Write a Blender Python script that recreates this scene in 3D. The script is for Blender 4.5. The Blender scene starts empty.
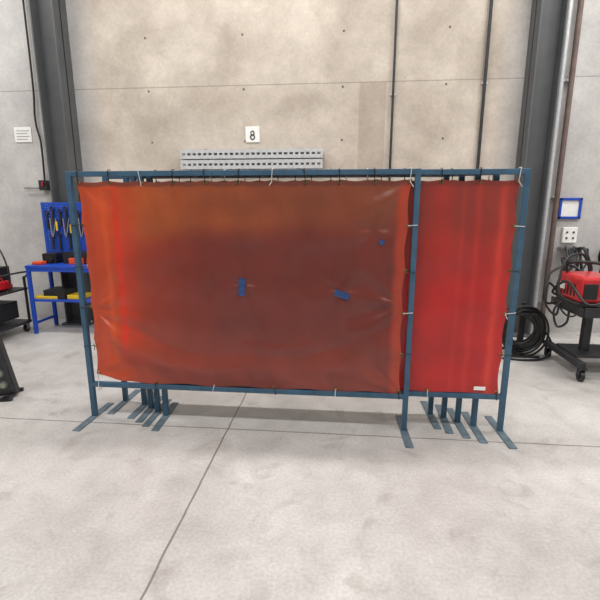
import bpy, bmesh, math, random
from mathutils import Vector, Matrix, noise
random.seed(7)
S = bpy.context.scene
try:
    S.view_settings.view_transform = 'Standard'
except Exception:
    pass

def lin(c):
    o = []
    for v in c:
        v = v / 255.0
        o.append(v / 12.92 if v <= 0.04045 else ((v + 0.055) / 1.055) ** 2.4)
    return (o[0], o[1], o[2], 1.0)

# ------------------------------------------------------------ materials
def nt(name):
    m = bpy.data.materials.new(name); m.use_nodes = True
    n = m.node_tree.nodes; l = m.node_tree.links
    return m, n, l, n['Principled BSDF']

def mat(name, col, rough=0.5, metal=0.0, var=0.12, scale=18, bump=0.05, coat=0.0):
    m, n, l, b = nt(name)
    tc = n.new('ShaderNodeTexCoord'); nz = n.new('ShaderNodeTexNoise')
    nz.inputs['Scale'].default_value = scale; nz.inputs['Detail'].default_value = 5
    l.new(tc.outputs['Object'], nz.inputs['Vector'])
    r = n.new('ShaderNodeValToRGB')
    c = lin(col)
    r.color_ramp.elements[0].position = 0.3; r.color_ramp.elements[1].position = 0.7
    r.color_ramp.elements[0].color = tuple(x * (1 - var) for x in c[:3]) + (1,)
    r.color_ramp.elements[1].color = tuple(min(1, x * (1 + var)) for x in c[:3]) + (1,)
    l.new(nz.outputs['Fac'], r.inputs['Fac']); l.new(r.outputs['Color'], b.inputs['Base Color'])
    b.inputs['Roughness'].default_value = rough; b.inputs['Metallic'].default_value = metal
    b.inputs['Coat Weight'].default_value = coat
    if bump:
        bp = n.new('ShaderNodeBump'); bp.inputs['Strength'].default_value = bump
        bp.inputs['Distance'].default_value = 0.01
        l.new(nz.outputs['Fac'], bp.inputs['Height']); l.new(bp.outputs['Normal'], b.inputs['Normal'])
    return m

M_teal = mat('blue_painted_steel', (54, 88, 112), 0.45, 0.1, 0.2, 9)
M_foot = mat('worn_blue_steel', (96, 112, 122), 0.5, 0.2, 0.3, 14)
M_blue = mat('blue_powder_coat', (24, 70, 172), 0.4, 0, 0.12, 12)
M_black = mat('black_rubber', (24, 24, 26), 0.5, 0, 0.2, 30)
M_dark = mat('dark_painted_steel', (46, 47, 50), 0.5, 0.2, 0.2, 12)
M_col = mat('grey_column_paint', (84, 86, 88), 0.55, 0.1, 0.12, 4)
M_galv = mat('galvanised_steel', (196, 199, 201), 0.4, 0.35, 0.1, 30)
M_white = mat('white_plastic', (232, 232, 228), 0.5, 0, 0.05, 20)
M_tie = mat('black_zip_tie', (20, 20, 22), 0.4, 0, 0.1, 20)
M_tiew = mat('white_zip_tie', (190, 196, 200), 0.4, 0, 0.1, 20)
M_brass = mat('brass_grommet', (150, 130, 90), 0.35, 0.9, 0.1, 20)
M_red = mat('red_welder_shell', (190, 26, 34), 0.35, 0, 0.1, 14, 0.02, 0.3)
M_yel = mat('yellow_plastic', (214, 180, 40), 0.45, 0, 0.1, 20)
M_tape = mat('blue_masking_tape', (34, 66, 118), 0.6, 0, 0.25, 60, 0.3)
M_orange = mat('orange_plastic', (214, 76, 30), 0.45)
M_green = mat('grey_green_insert', (120, 132, 112), 0.5)
M_silver = mat('brushed_metal', (170, 170, 172), 0.3, 0.9, 0.08, 40)
M_brown = mat('rusty_pipe', (108, 92, 86), 0.6, 0.1, 0.2, 10)

def nodekit(n, l, tc):
    def noi(sc, det=6, dist=0.0):
        z = n.new('ShaderNodeTexNoise'); z.inputs['Scale'].default_value = sc
        z.inputs['Detail'].default_value = det; z.inputs['Distortion'].default_value = dist
        l.new(tc.outputs['Object'], z.inputs['Vector']); return z.outputs['Fac']
    def ramp(src, p0, p1, c0, c1):
        r = n.new('ShaderNodeValToRGB'); e = r.color_ramp.elements
        e[0].position = p0; e[1].position = p1; e[0].color = c0; e[1].color = c1
        l.new(src, r.inputs['Fac']); return r.outputs['Color']
    def mixc(fac, a, c, mode='MIX'):
        x = n.new('ShaderNodeMix'); x.data_type = 'RGBA'; x.blend_type = mode
        if isinstance(fac, float): x.inputs[0].default_value = fac
        else: l.new(fac, x.inputs[0])
        l.new(a, x.inputs[6])
        if isinstance(c, tuple): x.inputs[7].default_value = c
        else: l.new(c, x.inputs[7])
        return x.outputs[2]
    def math_(op, a, c=None, c2=None):
        x = n.new('ShaderNodeMath'); x.operation = op
        for i, v in enumerate((a, c, c2)):
            if v is None: continue
            if isinstance(v, (int, float)): x.inputs[i].default_value = v
            else: l.new(v, x.inputs[i])
        return x.outputs[0]
    return noi, ramp, mixc, math_

def concrete_wall():
    m, n, l, b = nt('tilt_up_concrete')
    tc = n.new('ShaderNodeTexCoord')
    noi, ramp, mix, math_ = nodekit(n, l, tc)
    sp = n.new('ShaderNodeSeparateXYZ'); l.new(tc.outputs['Object'], sp.inputs[0])
    X, Z = sp.outputs['X'], sp.outputs['Z']
    grey = ramp(noi(1.3, 8, 0.3), 0.3, 0.72, lin((176, 174, 172)), lin((202, 200, 197)))
    warm = ramp(noi(1.7, 8, 0.3), 0.32, 0.68, lin((174, 163, 150)), lin((204, 194, 181)))
    cen = math_('MULTIPLY', math_('SMOOTH_MIN', math_('SUBTRACT', X, -3.4), math_('SUBTRACT', 2.1, X), 0.3), 3.0)
    cl = n.new('ShaderNodeClamp'); l.new(cen, cl.inputs[0])
    base = mix(cl.outputs[0], grey, warm)
    med = ramp(noi(6, 8, 0.4), 0.3, 0.7, (0.88, 0.88, 0.88, 1), (1.04, 1.04, 1.04, 1))
    base = mix(0.8, base, med, 'MULTIPLY')
    fine = ramp(noi(32, 4), 0.3, 0.7, (0.9, 0.9, 0.9, 1), (1.05, 1.05, 1.05, 1))
    base = mix(0.8, base, fine, 'MULTIPLY')
    # repaired patch next to the conduit
    px = math_('MULTIPLY', math_('GREATER_THAN', X, 0.18), math_('LESS_THAN', X, 0.5))
    pz = math_('LESS_THAN', Z, 3.05)
    base = mix(math_('MULTIPLY', math_('MULTIPLY', px, pz), 0.3), base, lin((128, 108, 92)))
    gx = math_('SUBTRACT', math_('MODULO', math_('ADD', X, 20.15), 1.22), 0.61)
    gz = math_('SUBTRACT', math_('MODULO', math_('ADD', Z, 0.35), 0.61), 0.305)
    d = math_('SQRT', math_('ADD', math_('MULTIPLY', gx, gx), math_('MULTIPLY', gz, gz)))
    hole = math_('LESS_THAN', d, 0.014)
    base = mix(hole, base, lin((95, 90, 86)))
    seam = math_('MULTIPLY', math_('LESS_THAN', math_('ABSOLUTE', math_('SUBTRACT', Z, 3.05)), 0.006), 0.5)
    base = mix(seam, base, lin((110, 104, 98)))
    l.new(base, b.inputs['Base Color']); b.inputs['Roughness'].default_value = 0.8
    bp = n.new('ShaderNodeBump'); bp.inputs['Strength'].default_value = 0.25; bp.inputs['Distance'].default_value = 0.01
    l.new(noi(14, 6), bp.inputs['Height']); l.new(bp.outputs['Normal'], b.inputs['Normal'])
    return m

def concrete_floor():
    m, n, l, b = nt('sealed_concrete_floor')
    tc = n.new('ShaderNodeTexCoord')
    noi, ramp, mixc, math_ = nodekit(n, l, tc)
    base = ramp(noi(0.9, 8, 0.5), 0.3, 0.7, lin((170, 166, 163)), lin((200, 197, 194)))
    base = mixc(0.9, base, ramp(noi(5, 8, 0.5), 0.3, 0.7, (0.84, 0.83, 0.82, 1), (1.05, 1.05, 1.05, 1)), 'MULTIPLY')
    base = mixc(0.8, base, ramp(noi(60, 3), 0.35, 0.65, (0.84, 0.84, 0.84, 1), (1.05, 1.05, 1.05, 1)), 'MULTIPLY')
    st = ramp(noi(2.6, 12, 1.5), 0.57, 0.68, (1, 1, 1, 1), (0.78, 0.76, 0.74, 1))
    base = mixc(0.8, base, st, 'MULTIPLY')
    sp = n.new('ShaderNodeSeparateXYZ'); l.new(tc.outputs['Object'], sp.inputs[0])
    wob = math_('MULTIPLY', math_('SUBTRACT', noi(5, 3), 0.5), 0.018)
    def line(sock, c, w):
        return math_('LESS_THAN', math_('ABSOLUTE', math_('ADD', math_('SUBTRACT', sock, c), wob)), w)
    mk = line(sp.outputs['Y'], 2.84, 0.006)
    for c in (-0.80, -4.6, 3.0):
        mk = math_('MAXIMUM', mk, line(sp.outputs['X'], c, 0.006))
    mk = math_('MULTIPLY', mk, 0.75)
    base = mixc(mk, base, lin((90, 84, 80)))
    l.new(base, b.inputs['Base Color'])
    rr = n.new('ShaderNodeMapRange'); rr.inputs['To Min'].default_value = 0.28; rr.inputs['To Max'].default_value = 0.52
    l.new(noi(4, 6), rr.inputs['Value']); l.new(rr.outputs[0], b.inputs['Roughness'])
    bp = n.new('ShaderNodeBump'); bp.inputs['Strength'].default_value = 0.1; bp.inputs['Distance'].default_value = 0.005
    l.new(noi(25, 6), bp.inputs['Height']); l.new(bp.outputs['Normal'], b.inputs['Normal'])
    return m

def vinyl(name, rough=0.30, trans=0.2):
    m, n, l, b = nt(name)
    at = n.new('ShaderNodeAttribute'); at.attribute_name = 'tint_and_shade'
    tc = n.new('ShaderNodeTexCoord'); nz = n.new('ShaderNodeTexNoise')
    nz.inputs['Scale'].default_value = 4; nz.inputs['Detail'].default_value = 7
    l.new(tc.outputs['Object'], nz.inputs['Vector'])
    r = n.new('ShaderNodeValToRGB'); e = r.color_ramp.elements
    e[0].position = 0.3; e[1].position = 0.7
    e[0].color = (0.85, 0.85, 0.85, 1); e[1].color = (1.12, 1.12, 1.12, 1)
    l.new(nz.outputs['Fac'], r.inputs['Fac'])
    mx = n.new('ShaderNodeMix'); mx.data_type = 'RGBA'; mx.blend_type = 'MULTIPLY'; mx.inputs[0].default_value = 1
    l.new(at.outputs['Color'], mx.inputs[6]); l.new(r.outputs['Color'], mx.inputs[7])
    l.new(mx.outputs[2], b.inputs['Base Color'])
    b.inputs['Roughness'].default_value = rough
    b.inputs['IOR'].default_value = 1.6
    b.inputs['Coat Weight'].default_value = 0.12; b.inputs['Coat Roughness'].default_value = 0.3
    tr = n.new('ShaderNodeBsdfTranslucent'); l.new(mx.outputs[2], tr.inputs['Color'])
    ms = n.new('ShaderNodeMixShader'); ms.inputs[0].default_value = trans
    l.new(b.outputs[0], ms.inputs[1]); l.new(tr.outputs[0], ms.inputs[2])
    out = n['Material Output']; l.new(ms.outputs[0], out.inputs['Surface'])
    bp = n.new('ShaderNodeBump'); bp.inputs['Strength'].default_value = 0.3; bp.inputs['Distance'].default_value = 0.025
    l.new(nz.outputs['Fac'], bp.inputs['Height']); l.new(bp.outputs['Normal'], b.inputs['Normal'])
    return m

M_wall = concrete_wall(); M_floor = concrete_floor()
M_vinyl = vinyl('amber_welding_vinyl')
M_ceil = mat('white_roof_deck', (214, 214, 210), 0.7, 0, 0.05, 3)

# ------------------------------------------------------------ mesh helpers
class G:
    def __init__(s): s.bm = bmesh.new()
    def box(s, c, d, rot=None):
        r = bmesh.ops.create_cube(s.bm, size=1.0)
        M = Matrix.Translation(Vector(c))
        if rot is not None: M = M @ rot.to_4x4()
        M = M @ Matrix.Diagonal((d[0], d[1], d[2], 1))
        bmesh.ops.transform(s.bm, matrix=M, verts=r['verts'])
        return s
    def bb(s, a, b):
        return s.box([(a[i] + b[i]) / 2 for i in range(3)], [abs(b[i] - a[i]) for i in range(3)])
    def cyl(s, p, q, r, r2=None, seg=20):
        p, q = Vector(p), Vector(q); d = q - p
        o = bmesh.ops.create_cone(s.bm, cap_ends=True, segments=seg, radius1=r, radius2=r if r2 is None else r2, depth=d.length)
        M = Matrix.Translation((p + q) / 2) @ d.to_track_quat('Z', 'Y').to_matrix().to_4x4()
        bmesh.ops.transform(s.bm, matrix=M, verts=o['verts']); return s
    def tube(s, pts, r, seg=8, sub=6, closed=False):
        P = [Vector(p) for p in pts]
        if sub > 1 and len(P) > 2:
            Q = []; n = len(P)
            rng = range(n if closed else n - 1)
            for i in rng:
                p1, p2 = P[i], P[(i + 1) % n]
                p0 = P[i - 1] if (closed or i > 0) else p1
                p3 = P[(i + 2) % n] if (closed or i < n - 2) else p2
                for k in range(sub):
                    t = k / sub
                    Q.append(0.5 * ((2 * p1) + (p2 - p0) * t + (2 * p0 - 5 * p1 + 4 * p2 - p3) * t * t + (3 * p1 - p0 - 3 * p2 + p3) * t ** 3))
            if not closed: Q.append(P[-1])
            P = Q
        n = len(P); rings = []; up = None
        for i in range(n):
            a = P[(i - 1) % n] if closed or i > 0 else P[i]
            b = P[(i + 1) % n] if closed or i < n - 1 else P[i]
            t = (b - a)
            if t.length < 1e-9: t = Vector((0, 0, 1))
            t.normalize()
            if up is None:
                up = t.orthogonal().normalized()
            up = (up - t * up.dot(t))
            up = up.normalized() if up.length > 1e-6 else t.orthogonal().normalized()
            w = t.cross(up)
            rings.append([s.bm.verts.new(P[i] + (up * math.cos(2 * math.pi * k / seg) + w * math.sin(2 * math.pi * k / seg)) * r) for k in range(seg)])
        for i in range(n if closed else n - 1):
            A, B_ = rings[i], rings[(i + 1) % n]
            for k in range(seg):
                try: s.bm.faces.new((A[k], A[(k + 1) % seg], B_[(k + 1) % seg], B_[k]))
                except ValueError: pass
        if not closed:
            s.bm.faces.new(rings[0][::-1]); s.bm.faces.new(rings[-1])
        return s
    def ring(s, c, R, r, axis='Y', n=24, seg=8, sx=1, sz=1):
        c = Vector(c); pts = []
        for k in range(n):
            t = 2 * math.pi * k / n; a, b = R * math.cos(t), R * math.sin(t)
            pts.append(c + (Vector((a * sx, 0, b * sz)) if axis == 'Y' else Vector((a, b, 0)) if axis == 'Z' else Vector((0, a, b))))
        return s.tube(pts, r, seg, 1, True)
    def out(s, name, m, parent=None, bevel=0.0, smooth=False):
        bmesh.ops.recalc_face_normals(s.bm, faces=s.bm.faces)
        me = bpy.data.meshes.new(name); s.bm.to_mesh(me); s.bm.free()
        o = bpy.data.objects.new(name, me); S.collection.objects.link(o)
        me.materials.append(m)
        if smooth:
            for p in me.polygons: p.use_smooth = True
            me.set_sharp_from_angle(angle=math.radians(40))
        if bevel:
            md = o.modifiers.new('bevel', 'BEVEL'); md.width = bevel; md.segments = 2; md.limit_method = 'ANGLE'
        if parent: o.parent = parent
        return o

def empty(name, loc, rotz=0.0):
    e = bpy.data.objects.new(name, None); e.empty_display_size = 0.2
    e.location = loc; e.rotation_euler = (0, 0, rotz); S.collection.objects.link(e); return e

# ------------------------------------------------------------ room shell
WY = 5.7; XL, XR, YB, H = -8.0, 9.0, -7.0, 6.6
G().bb((XL, YB, -0.2), (XR, WY, 0)).out('floor', M_floor)
G().bb((XL, WY, -0.2), (XR, WY + 0.2, H)).out('wall_north', M_wall)
G().bb((XL, YB - 0.2, -0.2), (XR, YB, H)).out('wall_south', M_wall)
G().bb((XL - 0.2, YB, -0.2), (XL, WY, H)).out('wall_west', M_wall)
G().bb((XR, YB, -0.2), (XR + 0.2, WY, H)).out('wall_east', M_wall)
G().bb((XL, YB, H), (XR, WY, H + 0.2)).out('ceiling', M_ceil)

# ------------------------------------------------------------ welding screens
def smooth01(a, b, x):
    t = max(0, min(1, (x - a) / (b - a))); return t * t * (3 - 2 * t)
def mixc(a, b, t): return tuple(a[i] * (1 - t) + b[i] * t for i in range(3))

def col_front(u, v, z):
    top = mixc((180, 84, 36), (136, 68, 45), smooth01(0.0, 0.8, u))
    mid = mixc((156, 57, 38), (116, 46, 39), smooth01(0.1, 0.5, u))  # dark middle: shade of the stacked curtains behind, painted into the colour
    low = mixc((164, 64, 46), (138, 60, 49), smooth01(0.1, 0.5, u))  # lower zone lightened to paint in light caught by the tilted fold
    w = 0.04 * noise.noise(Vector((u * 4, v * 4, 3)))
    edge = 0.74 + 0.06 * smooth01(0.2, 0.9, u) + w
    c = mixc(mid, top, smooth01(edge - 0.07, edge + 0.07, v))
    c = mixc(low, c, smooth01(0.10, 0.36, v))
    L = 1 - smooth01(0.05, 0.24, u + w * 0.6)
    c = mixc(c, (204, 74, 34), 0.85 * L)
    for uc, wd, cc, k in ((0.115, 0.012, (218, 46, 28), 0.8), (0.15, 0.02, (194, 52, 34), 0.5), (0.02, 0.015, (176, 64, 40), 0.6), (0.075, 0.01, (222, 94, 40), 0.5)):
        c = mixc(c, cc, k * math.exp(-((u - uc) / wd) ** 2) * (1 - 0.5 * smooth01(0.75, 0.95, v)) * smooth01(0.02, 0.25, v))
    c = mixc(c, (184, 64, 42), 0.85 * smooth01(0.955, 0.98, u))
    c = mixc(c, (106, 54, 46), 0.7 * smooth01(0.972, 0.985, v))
    return c
def col_red(u, v, z):
    c = mixc((186, 32, 32), (146, 50, 40), smooth01(0.5, 0.85, v + 0.06 * noise.noise(Vector((u * 3, v * 3, 1)))))
    for uc, wd, cc, k in ((0.965, 0.012, (222, 70, 52), 0.75), (0.90, 0.008, (214, 56, 44), 0.55), (0.80, 0.03, (204, 40, 34), 0.5), (0.86, 0.006, (206, 60, 44), 0.4)):
        c = mixc(c, cc, k * math.exp(-((u - uc) / wd) ** 2) * (1 - 0.4 * v))
    c = mixc(c, (110, 40, 34), 0.6 * smooth01(0.97, 0.985, v))
    c = mixc(c, (170, 60, 26), 0.6 * (1 - smooth01(0, 0.1, u)))
    return c
def col_plain(u, v, z): return (176, 56, 30)

def screen(x0, x1, y, cfun, front=False, ties=True, seed=0, second=False):
    W = x1 - x0; Ht = 1.83; t = 0.036
    E = empty('welding_screen', (x0, y, 0))
    rnd = random.Random(seed)
    g = G()
    for x in (0, W):
        g.bb((x - t / 2, -t / 2, 0.008), (x + t / 2, t / 2, Ht))
    g.bb((0, -t / 2 + 0.001, Ht - t), (W, t / 2 - 0.001, Ht - 0.001))
    g.bb((0, -t / 2 + 0.001, 0.25), (W, t / 2 - 0.001, 0.25 + t))
    g.out('frame', M_teal, E, 0.003)
    g = G()
    for x in (0, W):
        g.box((x, -0.01, 0.004), (0.055, 0.46, 0.008), Matrix.Rotation(rnd.uniform(-0.05, 0.05), 3, 'Z'))
    g.out('base_plates', M_foot, E, 0.002)
    cx0, cx1 = (0.05, W - 0.034) if front else (0.04, W - 0.035)
    zt, zb = Ht - t - 0.028, 0.285
    nu, nv = (300, 200) if front else ((220, 130) if second else (100, 50))
    me = bpy.data.meshes.new('curtain'); vs = []; fs = []; cols = []
    nties = 11
    amp = 1.0 if front else (0.6 if second else 0.4)
    for j in range(nv + 1):
        v = j / nv
        for i in range(nu + 1):
            u = i / nu
            x = cx0 + (cx1 - cx0) * u
            top = zt - 0.012 * abs(math.sin(u * math.pi * (nties - 1)))
            if front:
                bot = zb + 0.06 * (1 - smooth01(0, 0.10, u)) + 0.004 + 0.014 * math.sin(u * math.pi * 5) ** 2 - 0.01 * u
            else:
                bot = zb + 0.008 * abs(math.sin(u * math.pi * 5))
            z = bot + (top - bot) * v
            ex = 0.016 * abs(math.sin(v * math.pi * 5))
            if front: ex += 0.014 * math.sin(v * math.pi)
            x += ex * (1 - u) ** 12 - ex * u ** 12
            win = min(1, min(u, 1 - u) * 14) * min(1, min(v, 1 - v) * 10)
            yy = 0.009 * math.sin(u * 9 + 2 * v + seed) + 0.024 * noise.noise(Vector((u * 4, v * 2.2, seed + 0.3)))
            yy += 0.013 * noise.noise(Vector((u * 20 + v * 5, v * 3, seed + 5))) * (0.35 + 0.9 * (1 - smooth01(0, 0.2, v)) + 0.9 * (1 - smooth01(0, 0.15, 1 - v)))
            yy += 0.012 * noise.noise(Vector((u * 7 - v * 4, v * 6 + u * 3, seed + 9)))
            yy += 0.006 * math.cos(2 * math.pi * u * (nties - 1)) * math.exp(-(1 - v) * 14)
            yy += 0.006 * math.cos(2 * math.pi * u * 5) * math.exp(-v * 12)
            if front:
                crease = 0.34 - 0.17 * smooth01(0, 0.35, u) - 0.03 * math.sin(u * 3.1) + 0.14 * smooth01(0.66, 1.0, u)
                dz = v - crease
                yy += -0.032 * math.exp(-((dz + 0.08) / 0.08) ** 2) * (0.75 + 0.25 * math.sin(u * 7))
                yy += 0.009 * math.exp(-((dz - 0.025) / 0.025) ** 2) * (1 - 0.5 * smooth01(0.15, 0.4, u))
                # second finer sag line
                d2 = v - (crease + 0.07 + 0.02 * math.sin(u * 5))
                yy += -0.005 * math.exp(-(d2 / 0.02) ** 2) * (0.5 + 0.5 * math.sin(u * 11 + 1))
                for (cu, cv, ang, k) in ((0, 0, 0.9, 9), (1, 0, 2.2, 8), (0, 1, -0.8, 8), (1, 1, -2.3, 8), (0, .36, -0.6, 10), (1, .45, 2.6, 9)):
                    du, dv = (u - cu) * 1.6, v - cv
                    r = math.hypot(du, dv) + 1e-4
                    if r < 0.6:
                        a = math.atan2(dv, du) - ang
                        yy += 0.019 * math.sin(a * k) * math.exp(-r * 6) * min(1, r * 10)
                for (cu, cv) in ((0.505, 0.52), (0.81, 0.50), (0.90, 0.78)):
                    du, dv = (u - cu) * 1.6, v - cv; r = math.hypot(du, dv)
                    yy += 0.006 * math.sin(math.atan2(dv, du) * 5) * math.exp(-(r / 0.1) ** 2) * min(1, r * 20)
            vs.append((x, yy * amp * (0.15 + 0.85 * win) - 0.004, z))
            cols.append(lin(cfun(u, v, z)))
    for j in range(nv):
        for i in range(nu):
            a = j * (nu + 1) + i; fs.append((a, a + 1, a + nu + 2, a + nu + 1))
    me.from_pydata(vs, [], fs)
    ca = me.color_attributes.new('tint_and_shade', 'FLOAT_COLOR', 'POINT')  # vertex colour holds the vinyl tint plus painted light and shade
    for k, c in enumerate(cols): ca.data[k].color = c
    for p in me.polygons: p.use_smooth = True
    me.materials.append(M_vinyl)
    o = bpy.data.objects.new('curtain', me); S.collection.objects.link(o); o.parent = E
    if ties:
        gb, gw, gg = G(), G(), G()
        def tie(cx, cz, hx, hz, white):
            g_ = gw if white else gb
            px, pz = cx, cz
            g_.tube([(px, -0.010, pz), (hx, -t / 2 - 0.004, hz), (hx + (hx - px) * 0.25, -t / 2 - 0.003, hz + (hz - pz) * 0.25),
                     (hx + (hx - px) * 0.3, t / 2, hz + (hz - pz) * 0.3)], 0.003, 6, 4)
            if rnd.random() < 0.5:
                g_.tube([(px, -0.012, pz), (px + rnd.uniform(-.02, .02), -0.035, pz - rnd.uniform(0.01, 0.04))], 0.0024, 5, 1)
            gg.ring((px, -0.0085, pz), 0.009, 0.003, 'Y', 14, 6)
        for k in range(nties):
            u = k / (nties - 1); xx = cx0 + 0.015 + (cx1 - cx0 - 0.03) * u
            tie(xx, zt - 0.015, xx + rnd.uniform(-.008, .008), Ht - t * 0.35, k % 4 == 2)
        for k in range(1, 5):
            zz = zb + (zt - zb) * k / 5
            tie(cx0 + 0.014, zz, 0.0, zz + rnd.uniform(-.01, .01), False)
            tie(cx1 - 0.014, zz, W, zz + rnd.uniform(-.01, .01), k % 2 == 0)
        for k in range(0, 6):
            xx = cx0 + 0.02 + (cx1 - cx0 - 0.04) * k / 5
            bz = zb + (0.06 if (front and k == 0) else 0) + 0.018
            tie(xx, bz, xx + rnd.uniform(-.01, .01), 0.25 + t * 0.3, k % 2 == 0)
        gb.out('zip_ties_black', M_tie, E); gw.out('zip_ties_white', M_tiew, E); gg.out('grommets', M_brass, E)
    return E

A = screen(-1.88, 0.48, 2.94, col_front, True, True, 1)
def curtain_y(E, x, z):
    o = [c for c in E.children if c.name.startswith('curtain')][0]
    best = min(o.data.vertices, key=lambda v: (v.co.x - x) ** 2 + (v.co.z - z) ** 2)
    return best.co.y
g = G()
def tape(x, z, w, h, ang):
    R = Matrix.Rotation(ang, 3, 'Y'); y = curtain_y(A, x, z)
    g.box((x, y - 0.007, z), (w, 0.002, h), R)
    g.box((x + 0.006, y - 0.0085, z + h * 0.2), (w * 0.9, 0.0015, h * 0.35), Matrix.Rotation(ang + 0.12, 3, 'Y'))
tape(1.196, 1.045, 0.045, 0.125, 0.05)
tape(1.892, 1.0, 0.105, 0.045, 0.35)
g.out('tape_patches', M_tape, A)
G().box((2.147, curtain_y(A, 2.147, 1.36) - 0.006, 1.36), (0.035, 0.002, 0.03), Matrix.Rotation(0.4, 3, 'Y')).out('tape_scrap', M_tape, A)
B = screen(-1.33, 1.17, 2.995, col_red, False, True, 2, True)
yl = curtain_y(B, 2.32, 0.33)
G().bb((2.29, yl - 0.005, 0.315), (2.37, yl - 0.003, 0.342)).out('maker_label', M_white, B)
for k, (a, b, y) in enumerate(((-1.42, 1.00, 3.05), (-1.50, 0.90, 3.105), (-1.58, 0.81, 3.16), (-1.77, 0.72, 3.215))):
    screen(a, b, y, col_plain, False, k == 0, 5 + k)

# ------------------------------------------------------------ columns
def hcol(x0, x1, y0, y1, name):
    E = empty(name, ((x0 + x1) / 2, (y0 + y1) / 2, 0))
    w, d = (x1 - x0) / 2, (y1 - y0) / 2
    g = G()
    g.bb((-w, -d, 0.02), (-w + 0.018, d, H - 0.01)).bb((w - 0.018, -d, 0.02), (w, d, H - 0.01)).bb((-w, -0.01, 0.02), (w, 0.01, H - 0.01))
    g.out('steel_section', M_col, E, 0.002)
    G().bb((-w - 0.05, -d - 0.03, 0), (w + 0.05, d, 0.025)).out('foot_plate', M_col, E, 0.003)
    g = G()
    for sx in (-1, 1): g.cyl((sx * (w + 0.025), -d * 0.5, 0.02), (sx * (w + 0.025), -d * 0.5, 0.05), 0.014, seg=6)
    g.out('anchor_bolts', M_galv, E)
    return E
hcol(-3.74, -3.44, 5.42, 5.695, 'steel_column')
hcol(2.08, 2.36, 5.42, 5.695, 'steel_column')

def conduit(x, y, z0, z1, r, m, name):
    E = empty(name, (x, y, z0))
    G().cyl((0, 0, 0), (0, 0, z1 - z0), r).out('pipe', m, E, smooth=True)
    g = G(); z = 0.4
    while z < z1 - z0:
        g.box((0, (WY - y) / 2, z), (r * 2 + 0.03, (WY - y) - 0.004, 0.02)); z += 1.3
    g.out('straps', M_galv, E)
conduit(0.58, 5.67, 1.2, H - 0.01, 0.014, M_dark, 'electrical_conduit')
conduit(1.63, 5.665, 0.0, H - 0.01, 0.018, M_dark, 'dark_conduit')  # plain dark wall conduit, what it carries is unknown
conduit(2.465, 5.64, 0.0, H - 0.01, 0.03, M_galv, 'galvanised_wall_pipe')  # galvanised pipe along the wall, contents unknown
conduit(2.575, 5.63, 0.0, H - 0.01, 0.03, M_brown, 'rusty_wall_pipe')  # brown pipe along the wall, purpose unknown

# ------------------------------------------------------------ long galvanised slotted strut fixture on wall
E = empty('slotted_strut_rack', (-1.15, 5.62, 2.05))
g = G()
w = 0.90
for z0 in (0.0, 0.125):
    g.bb((-w, -0.045, z0), (w, 0.05, z0 + 0.006)).bb((-w, -0.045, z0 + 0.104), (w, 0.05, z0 + 0.11))
    g.bb((-w, -0.05, z0), (w, -0.045, z0 + 0.042)).bb((-w, -0.05, z0 + 0.068), (w, -0.045, z0 + 0.11))
    n_ = 26
    for k in range(n_ + 1):
        x = -w + 0.012 + 2 * (w - 0.012) * k / n_
        g.bb((x - 0.014, -0.049, z0 + 0.03), (x + 0.014, -0.045, z0 + 0.08))
g.bb((-w, 0.02, 0.0), (w, 0.025, 0.235))
g.out('slotted_channel', M_galv, E)
g = G()
for x in (-0.6, 0.0, 0.6): g.bb((x - 0.02, 0.05, -0.04), (x + 0.02, 0.079, 0.25)).bb((x - 0.02, -0.055, -0.012), (x + 0.02, 0.079, -0.001))
g.out('wall_brackets', M_dark, E)

E = empty('bay_number_sign', (-1.14, 5.695, 2.45))
G().bb((-0.09, -0.006, -0.07), (0.09, 0.004, 0.12)).out('plate', M_white, E, 0.002)
g = G(); g.ring((0, -0.008, 0.042), 0.022, 0.006, 'Y', 20, 6).ring((0, -0.008, -0.008), 0.026, 0.007, 'Y', 20, 6)
g.out('numeral', M_black, E)
E = empty('notice_sign', (-4.22, 5.695, 2.47))
G().bb((-0.12, -0.005, -0.05), (0.12, 0.004, 0.14)).out('plate', M_white, E, 0.002)
g = G()
for k in range(4): g.bb((-0.09, -0.007, 0.09 - k * 0.035), (0.09 - 0.03 * (k % 2), -0.005, 0.096 - k * 0.035))
g.out('text_lines', M_col, E)

E = empty('electrical_box', (-3.97, 5.66, 1.80))
G().bb((-0.06, -0.05, 0), (0.05, 0.038, 0.13)).out('housing', M_dark, E, 0.006)
G().tube([(-0.06, 0, 0.03), (-0.3, 0, 0.03)], 0.012, 10, 1).out('side_pipe', M_silver, E, smooth=True)
G().bb((0.0, -0.075, 0.05), (0.02, -0.05, 0.11)).out('lever', M_red, E, 0.002)
G().tube([(0, 0, 0.12), (0.01, 0, 0.6), (-0.03, 0, 0.9), (0.0, 0, 1.6), (0, 0, H - 1.82)], 0.012, 8, 8).out('supply_cable', M_black, E, smooth=True)

E = empty('fire_blanket_frame', (2.76, 5.69, 1.44))
g = G()
g.bb((-0.13, -0.03, 0), (-0.10, 0.008, 0.25)).bb((0.10, -0.03, 0), (0.13, 0.008, 0.25)).bb((-0.13, -0.03, 0), (0.13, 0.008, 0.03)).bb((-0.13, -0.03, 0.22), (0.13, 0.008, 0.25))
g.out('border', M_blue, E, 0.004)
G().bb((-0.1, -0.012, 0.03), (0.1, 0.008, 0.22)).out('panel', M_white, E)
E = empty('wall_outlet', (2.79, 5.69, 1.15))
G().bb((-0.085, -0.04, 0), (0.085, 0.008, 0.19)).out('cover', M_white, E, 0.008)
g = G()
for sx in (-0.038, 0.038):
    g.cyl((sx, -0.047, 0.06), (sx, -0.038, 0.06), 0.012).cyl((sx, -0.047, 0.13), (sx, -0.038, 0.13), 0.012)
g.out('sockets', M_dark, E)

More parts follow.
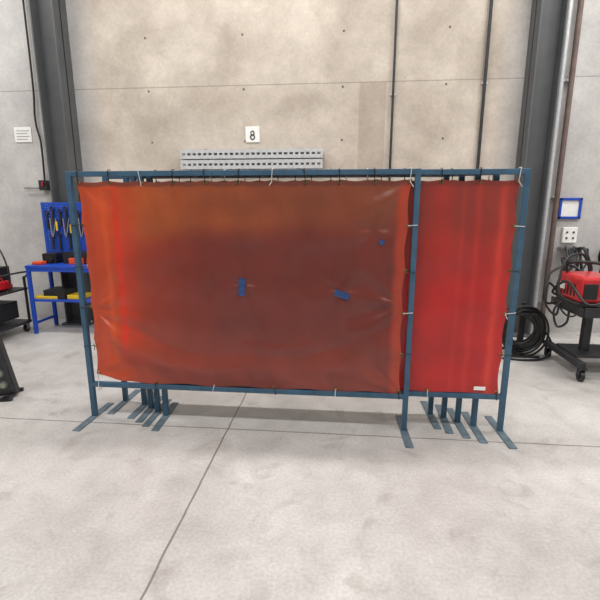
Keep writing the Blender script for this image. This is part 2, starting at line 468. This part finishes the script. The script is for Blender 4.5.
# ------------------------------------------------------------ blue tool bench on the left
E = empty('blue_tool_bench', (-3.42, 5.19, 0))
g = G(); hw = 0.46
for x in (-hw + 0.02, hw - 0.02):
    for y in (-0.2, 0.2): g.bb((x - 0.02, y - 0.02, 0), (x + 0.02, y + 0.02, 0.84))
for y in (-0.2, 0.2):
    g.bb((-hw, y - 0.015, 0.80), (hw, y + 0.015, 0.84)).bb((-hw, y - 0.012, 0.42), (hw, y + 0.012, 0.45))
g.bb((-hw, -0.2, 0.12), (-hw + 0.03, 0.2, 0.15)).bb((hw - 0.03, -0.2, 0.12), (hw, 0.2, 0.15))
g.bb((-hw, 0.2, 0.86), (-hw + 0.035, 0.225, 1.64)).bb((hw - 0.035, 0.2, 0.86), (hw, 0.225, 1.64))
g.out('legs_and_rails', M_blue, E, 0.003)
G().bb((-hw - 0.01, -0.22, 0.84), (hw + 0.01, 0.22, 0.875)).out('bench_top', M_blue, E, 0.004)
g = G().bb((-hw, -0.2, 0.43), (hw, 0.2, 0.445)); g.out('lower_shelf', M_blue, E)
g = G()
z = 0.90
while z < 1.62:
    g.bb((-hw + 0.03, 0.205, z), (hw - 0.03, 0.213, z + 0.026)); z += 0.034
x = -hw + 0.03
while x < hw - 0.03:
    g.bb((x, 0.207, 0.90), (x + 0.022, 0.215, 1.62)); x += 0.034
g.out('pegboard', M_blue, E)
g = G()
for (x, z, L) in ((-0.38, 1.50, 0.2), (-0.30, 1.55, 0.28), (-0.2, 1.52, 0.18), (-0.12, 1.55, 0.24), (-0.04, 1.5, 0.2), (0.05, 1.5, 0.25), (0.16, 1.52, 0.2), (-0.34, 1.2, 0.16), (-0.24, 1.22, 0.2), (-0.1, 1.22, 0.18), (0.0, 1.24, 0.22)):
    g.tube([(x, 0.19, z), (x, 0.185, z - L)], 0.014, 8, 1).ring((x, 0.188, z + 0.01), 0.024, 0.008, 'Y', 14, 6)
g.bb((-0.38, 0.0, 0.876), (-0.2, 0.19, 1.0)).cyl((-0.28, -0.03, 0.93), (-0.28, 0.0, 0.93), 0.05)
g.bb((-0.1, 0.0, 0.876), (0.3, 0.16, 1.02))
g.bb((-0.30, -0.17, 0.447), (-0.02, 0.1, 0.56))
g.out('hand_tools', M_black, E, 0.0, True)
g = G()
g.tube([(-0.25, 0.17, 1.40), (-0.25, 0.165, 1.28)], 0.013, 8, 1).tube([(-0.06, 0.17, 1.36), (-0.06, 0.165, 1.25)], 0.013, 8, 1)
g.bb((-0.42, -0.18, 0.447), (-0.12, 0.05, 0.485)).bb((0.0, -0.16, 0.447), (0.2, 0.05, 0.50))
g.out('yellow_tools', M_yel, E, 0.006)
G().bb((0.0, -0.05, 0.876), (0.18, 0.0, 0.95)).bb((-0.42, -0.15, 0.876), (-0.30, -0.04, 0.915)).out('orange_clamp_box', M_orange, E, 0.008)
g = G()
for x in (-0.34, 0.05, -0.16): g.tube([(x, 0.18, 1.44), (x + 0.02, 0.17, 1.2), (x + 0.08, 0.18, 1.44)], 0.007, 6, 5)
g.out('steel_clamps', M_silver, E, 0, True)

# ------------------------------------------------------------ casters
def caster(g, gm, x, y, r=0.05, h=0.13):
    g.cyl((x - 0.016, y, r), (x + 0.016, y, r), r)
    gm.bb((x - 0.028, y - 0.022, r - 0.01), (x - 0.02, y + 0.022, h)).bb((x + 0.02, y - 0.022, r - 0.01), (x + 0.028, y + 0.022, h))
    gm.bb((x - 0.035, y - 0.035, h - 0.012), (x + 0.035, y + 0.035, h))
    gm.cyl((x - 0.034, y, r), (x + 0.034, y, r), 0.008, seg=8)

# ------------------------------------------------------------ left welding cart
E = empty('welder_cart', (-4.25, 4.82, 0))
gw, gm = G(), G()
for x in (-0.25, 0.2):
    for y in (-0.25, 0.25): caster(gw, gm, x, y, 0.045, 0.12)
gw.out('caster_wheels', M_black, E, 0, True); gm.out('caster_forks', M_silver, E)
g = G()
g.bb((-0.3, -0.3, 0.12), (0.25, 0.3, 0.15)).bb((-0.3, -0.3, 0.55), (0.25, 0.3, 0.575))
for x in (-0.29, 0.23):
    for y in (-0.29, 0.28): g.bb((x - 0.012, y - 0.012, 0.15), (x + 0.012, y + 0.012, 0.72))
g.tube([(0.235, -0.28, 0.7), (0.28, -0.28, 0.78), (0.28, 0.28, 0.78), (0.235, 0.28, 0.7)], 0.012, 8, 4)
g.out('cart_frame', M_dark, E, 0.002)
G().bb((-0.24, -0.2, 0.576), (0.12, 0.22, 0.64)).bb((0.13, -0.1, 0.6), (0.2, 0.1, 0.7)).out('welder_base', M_red, E, 0.015)
g = G(); g.bb((-0.23, -0.19, 0.64), (0.11, 0.21, 0.86)).bb((-0.18, -0.2, 0.2), (0.16, 0.2, 0.42))
g.tube([(-0.2, 0, 0.86), (-0.16, 0, 0.94), (0.04, 0, 0.94), (0.08, 0, 0.86)], 0.014, 8, 4)
g.out('welder_body', M_black, E, 0.015)
g = G()
for k in range(6):
    a = 0.02 * k
    g.tube([(-0.1 + a, -0.2, 0.8), (0.02 + a, -0.34, 0.9 + 0.03 * math.sin(k)), (0.2 + a * 0.4, -0.34 + a, 0.72 - 0.02 * k), (0.2 - a, -0.32, 0.35 + 0.04 * k), (-0.05 - a, -0.34, 0.3 + 0.03 * k), (-0.2, -0.3, 0.6)], 0.011, 8, 7)
g.tube([(0.1, -0.3, 0.6), (0.26, -0.32, 0.4), (0.26, -0.3, 0.12), (0.1, -0.4, 0.013), (-0.2, -0.4, 0.013)], 0.012, 8, 8)
g.tube([(-0.1, 0.1, 0.86), (-0.05, 0.1, 1.1), (0.12, 0.05, 1.12), (0.25, 0.0, 0.9), (0.25, 0, 0.6), (0.2, 0, 0.58)], 0.01, 8, 8)
g.tube([(-0.15, 0.0, 0.86), (0.0, -0.1, 1.02), (0.2, -0.25, 0.98), (0.27, -0.3, 0.7), (0.2, -0.32, 0.4), (0.1, -0.3, 0.2)], 0.01, 8, 8)
g.out('welding_cables', M_black, E, 0, True)
g = G(); g.tube([(0.05, -0.22, 0.75), (0.2, -0.33, 0.85), (0.25, -0.3, 0.6), (0.18, -0.3, 0.5)], 0.009, 8, 7)
g.tube([(-0.05, -0.1, 0.86), (0.1, -0.2, 1.0), (0.24, -0.2, 0.95), (0.26, -0.1, 0.7)], 0.009, 8, 7)
g.out('red_hose', M_red, E, 0, True)
G().bb((-0.1, -0.203, 0.68), (0.08, -0.19, 0.8)).out('control_panel', M_silver, E, 0.003)

# ------------------------------------------------------------ leaning power board, left foreground
E = empty('power_distribution_board', (-2.79, 3.2, 0)); E.rotation_euler = (0, 0, 0.25)
R = Matrix.Rotation(math.radians(-13), 3, 'Y') @ Matrix.Rotation(math.radians(-6), 3, 'X')
def rb(g_, c, d):
    p = R @ Vector(c); g_.box(p, d, R)
g = G(); rb(g, (0, 0, 0.335), (0.15, 0.06, 0.61)); rb(g, (0, -0.034, 0.335), (0.12, 0.012, 0.57))
g.out('housing', M_dark, E, 0.012)
g = G(); g2 = G()
for k in range(5):
    c = R @ Vector((0, -0.046, 0.12 + 0.1 * k)); dn = R @ Vector((0, -1, 0))
    g.cyl(c - dn * 0.01, c + dn * 0.006, 0.034, seg=24)
    g2.cyl(c, c + dn * 0.012, 0.022, seg=20)
g.out('socket_rings', M_col, E, 0, True); g2.out('socket_covers', M_green, E, 0, True)
g = G(); g.bb((-0.26, -0.10, 0.0), (0.05, -0.07, 0.03)).bb((-0.26, 0.10, 0.0), (0.05, 0.13, 0.03)).bb((-0.03, -0.10, 0.0), (0.03, 0.13, 0.03))
g.tube([(-0.22, 0.1, 0.03), (-0.12, 0.04, 0.5)], 0.012, 8, 1)
g.bb((-0.24, -0.1, 0.0), (-0.2, 0.13, 0.03))
g.out('stand', M_dark, E, 0.003)

# ------------------------------------------------------------ hose coil right
E = empty('hose_coil', (1.98, 4.78, 0))
g = G()
rnd = random.Random(3)
for k in range(13):
    R0 = 0.27 - 0.014 * (k % 4) - 0.004 * k
    c = Vector((rnd.uniform(-.02, .02), -0.12 + 0.02 * k, 0.285 + rnd.uniform(-.004, 0.004)))
    pts = [c + Vector((R0 * math.cos(t) * 0.9, 0.03 * math.sin(t + k), R0 * math.sin(t))) for t in [2 * math.pi * i / 20 for i in range(20)]]
    g.tube(pts, 0.012, 8, 2, True)
for k in range(4):
    g.tube([(-0.1 + 0.05 * k, -0.17, 0.5), (0.05 + 0.03 * k, -0.18, 0.38 - 0.05 * k), (0.02, -0.17, 0.2 - 0.03 * k), (-0.16, -0.16, 0.15 + 0.02 * k)], 0.011, 8, 7)
g.tube([(0.2, -0.1, 0.3), (0.26, -0.16, 0.16), (0.2, -0.2, 0.03), (0.0, -0.26, 0.014), (-0.25, -0.22, 0.014)], 0.012, 8, 8)
g.out('hose_loops', M_black, E, 0, True)
g = G()
g.bb((-0.03, -0.02, 0), (0.03, 0.02, 0.58)).bb((-0.16, -0.16, 0), (0.16, -0.12, 0.02)).bb((-0.16, 0.12, 0), (0.16, 0.16, 0.02)).bb((-0.02, -0.16, 0), (0.02, 0.16, 0.02))
g.bb((-0.1, -0.14, 0.46), (0.1, 0.14, 0.48))
g.out('coil_stand', M_dark, E, 0.003)

E = empty('wall_cables', (2.74, 5.42, 0))
g = G()
for k, (dx, zt_, zb_) in enumerate(((0.0, 1.1, 0.55), (0.05, 1.12, 0.7), (-0.04, 1.12, 0.45), (0.1, 1.1, 0.4), (0.02, 1.1, 0.3), (0.07, 1.1, 0.6), (-0.02, 1.1, 0.8))):
    g.tube([(dx, 0.12, zt_), (dx - 0.02, 0.0, zt_ - 0.15), (dx - 0.12, -0.04, zb_ + 0.2), (dx - 0.08, -0.08, zb_ + 0.04), (dx + 0.04, -0.08, zb_), (dx + 0.15, -0.06, zb_ + 0.14), (dx + 0.12, -0.02, zb_ + 0.3), (dx + 0.08, 0.05, zt_)], 0.011, 8, 8)
g.out('cable_runs', M_black, E, 0, True)
G().bb((-0.06, 0.1, 1.08), (0.22, 0.275, 1.10)).out('cable_hook', M_silver, E)

# ------------------------------------------------------------ right welding cart with red welder
E = empty('welder_trolley', (2.55, 4.35, 0))
gw, gm = G(), G()
for x, y in ((-0.31, 0.33), (-0.31, -0.33), (0.4, 0.33), (0.4, -0.33)): caster(gw, gm, x, y, 0.05, 0.135)
gw.out('caster_wheels', M_black, E, 0, True); gm.out('caster_forks', M_dark, E)
g = G()
g.bb((-0.36, -0.36, 0.135), (-0.29, 0.36, 0.185)).bb((0.36, -0.36, 0.135), (0.43, 0.36, 0.185)).bb((-0.3, -0.035, 0.14), (0.37, 0.035, 0.18))
g.bb((-0.17, -0.035, 0.18), (-0.10, 0.035, 0.64)).bb((0.2, -0.03, 0.18), (0.26, 0.03, 0.64))
g.bb((-0.34, -0.3, 0.635), (0.4, 0.3, 0.665)).bb((-0.34, -0.31, 0.6), (0.4, -0.29, 0.69)).bb((-0.36, -0.3, 0.6), (-0.34, 0.3, 0.68))
g.bb((-0.3, -0.2, 0.18), (0.3, 0.2, 0.2))
g.out('trolley_frame', M_dark, E, 0.004)
g = G()
g.bb((-0.36, -0.24, 0.72), (-0.02, 0.2, 0.96))
g.out('welder_shell', M_red, E, 0.025)
g = G()
g.bb((-0.35, -0.26, 0.667), (-0.03, 0.22, 0.72)).bb((-0.34, -0.255, 0.76), (-0.22, -0.24, 0.9))
g.tube([(-0.33, 0.1, 0.95), (-0.32, 0.08, 1.06), (-0.06, -0.16, 1.06), (-0.05, -0.18, 0.95)], 0.016, 10, 4)
for k in range(5): g.bb((-0.362, -0.14 + 0.06 * k, 0.76), (-0.358, -0.11 + 0.06 * k, 0.88))
g.cyl((-0.1, -0.26, 0.8), (-0.1, -0.235, 0.8), 0.03)
g.out('welder_trim', M_black, E, 0.006)
G().bb((-0.2, -0.243, 0.86), (-0.06, -0.238, 0.91)).bb((-0.363, 0.05, 0.8), (-0.357, 0.16, 0.86)).out('label_plate', M_white, E)
g = G()
g.tube([(-0.1, -0.26, 0.8), (-0.2, -0.38, 0.78), (-0.36, -0.36, 0.74), (-0.42, -0.1, 0.9), (-0.40, 0.2, 0.74), (-0.2, 0.25, 0.68)], 0.012, 8, 8)
g.tube([(-0.05, 0.2, 0.85), (-0.2, 0.3, 1.0), (-0.42, 0.26, 0.92), (-0.48, 0.2, 0.7), (-0.42, 0.2, 0.62), (-0.3, 0.22, 0.68)], 0.012, 8, 8)
g.tube([(-0.05, 0.2, 0.9), (-0.15, 0.2, 1.12), (-0.36, 0.1, 1.08), (-0.44, 0.0, 0.8), (-0.4, -0.2, 0.72), (-0.2, -0.28, 0.7)], 0.012, 8, 8)
g.tube([(-0.38, 0.0, 0.7), (-0.46, 0.0, 0.6), (-0.44, -0.05, 0.45), (-0.38, -0.1, 0.5), (-0.37, -0.1, 0.62)], 0.011, 8, 8)
g.tube([(-0.38, 0.1, 0.75), (-0.5, 0.1, 0.85), (-0.52, 0.05, 0.65), (-0.44, 0.0, 0.55), (-0.37, 0.1, 0.64)], 0.011, 8, 8)
g.tube([(0.1, 0.1, 0.68), (0.15, 0, 1.1), (0.1, 0.1, 1.35), (0.3, 0.1, 1.4), (0.35, 0.1, 0.9), (0.3, 0.1, 0.68)], 0.012, 8, 8)
g.out('welding_leads', M_black, E, 0, True)
g = G().bb((0.05, -0.2, 0.667), (0.36, 0.2, 1.0)); g.out('wire_feeder', M_red, E, 0.02)

E = empty('hose_reel', (3.28, 5.5, 1.0))
g = G()
for k in range(7):
    g.ring((0, -0.06 + 0.02 * k, 0.0), 0.17 - 0.01 * (k % 3), 0.012, 'Y', 28, 8)
g.tube([(-0.16, -0.04, 0.0), (-0.2, -0.05, -0.3), (-0.1, -0.02, -0.5), (0.0, 0, -0.3)], 0.012, 8, 8)
g.out('hose', M_black, E, 0, True)
g = G().cyl((0, -0.07, 0), (0, 0.19, 0), 0.05).bb((-0.08, 0.17, -0.1), (0.08, 0.197, 0.1)); g.out('hub', M_dark, E)
E = empty('warning_beacon', (3.18, 5.64, 1.88))
G().bb((-0.05, -0.05, -0.02), (0.05, 0.058, 0.03)).out('base', M_dark, E, 0.004)
G().cyl((0, 0, 0.03), (0, 0, 0.11), 0.04, 0.032).out('lens', M_orange, E, 0.004, True)

# ------------------------------------------------------------ lights
M_lampw = mat('lamp_housing', (200, 200, 200), 0.5)
def bay(x, y, z, e, sx=2.0, sy=0.4):
    E = empty('high_bay_light', (x, y, z))
    G().bb((-sx / 2, -sy / 2, 0.03), (sx / 2, sy / 2, 0.1)).out('housing', M_lampw, E, 0.01)
    g = G()
    for k in (-1, 1): g.cyl((k * sx * 0.4, 0, 0.1), (k * sx * 0.4, 0, H - z - 0.001), 0.008, seg=8)
    g.out('suspension_rods', M_galv, E)
    L = bpy.data.lights.new('lamp', 'AREA'); L.shape = 'RECTANGLE'; L.size = sx; L.size_y = sy
    L.energy = e; L.color = (1.0, 0.985, 0.97)
    o = bpy.data.objects.new('lamp', L); S.collection.objects.link(o); o.parent = E
for x in (-5, -1, 3, 6.5):
    bay(x, 3.9, 5.9, 120)
    bay(x, 0.9, 5.9, 100)
    bay(x, -3.2, 5.9, 80)
w = bpy.data.worlds.new('world'); S.world = w; w.use_nodes = True
w.node_tree.nodes['Background'].inputs[0].default_value = (0.9, 0.95, 1, 1)
w.node_tree.nodes['Background'].inputs[1].default_value = 0.5

# ------------------------------------------------------------ camera
cd = bpy.data.cameras.new('camera'); cam = bpy.data.objects.new('camera', cd); S.collection.objects.link(cam)
cam.location = (0, 0, 1.6); cam.rotation_euler = (math.radians(90 - 12.3), 0, math.radians(5.42))
cd.sensor_width = 36; cd.lens = 26.0; cd.clip_start = 0.05; cd.clip_end = 100
S.camera = cam
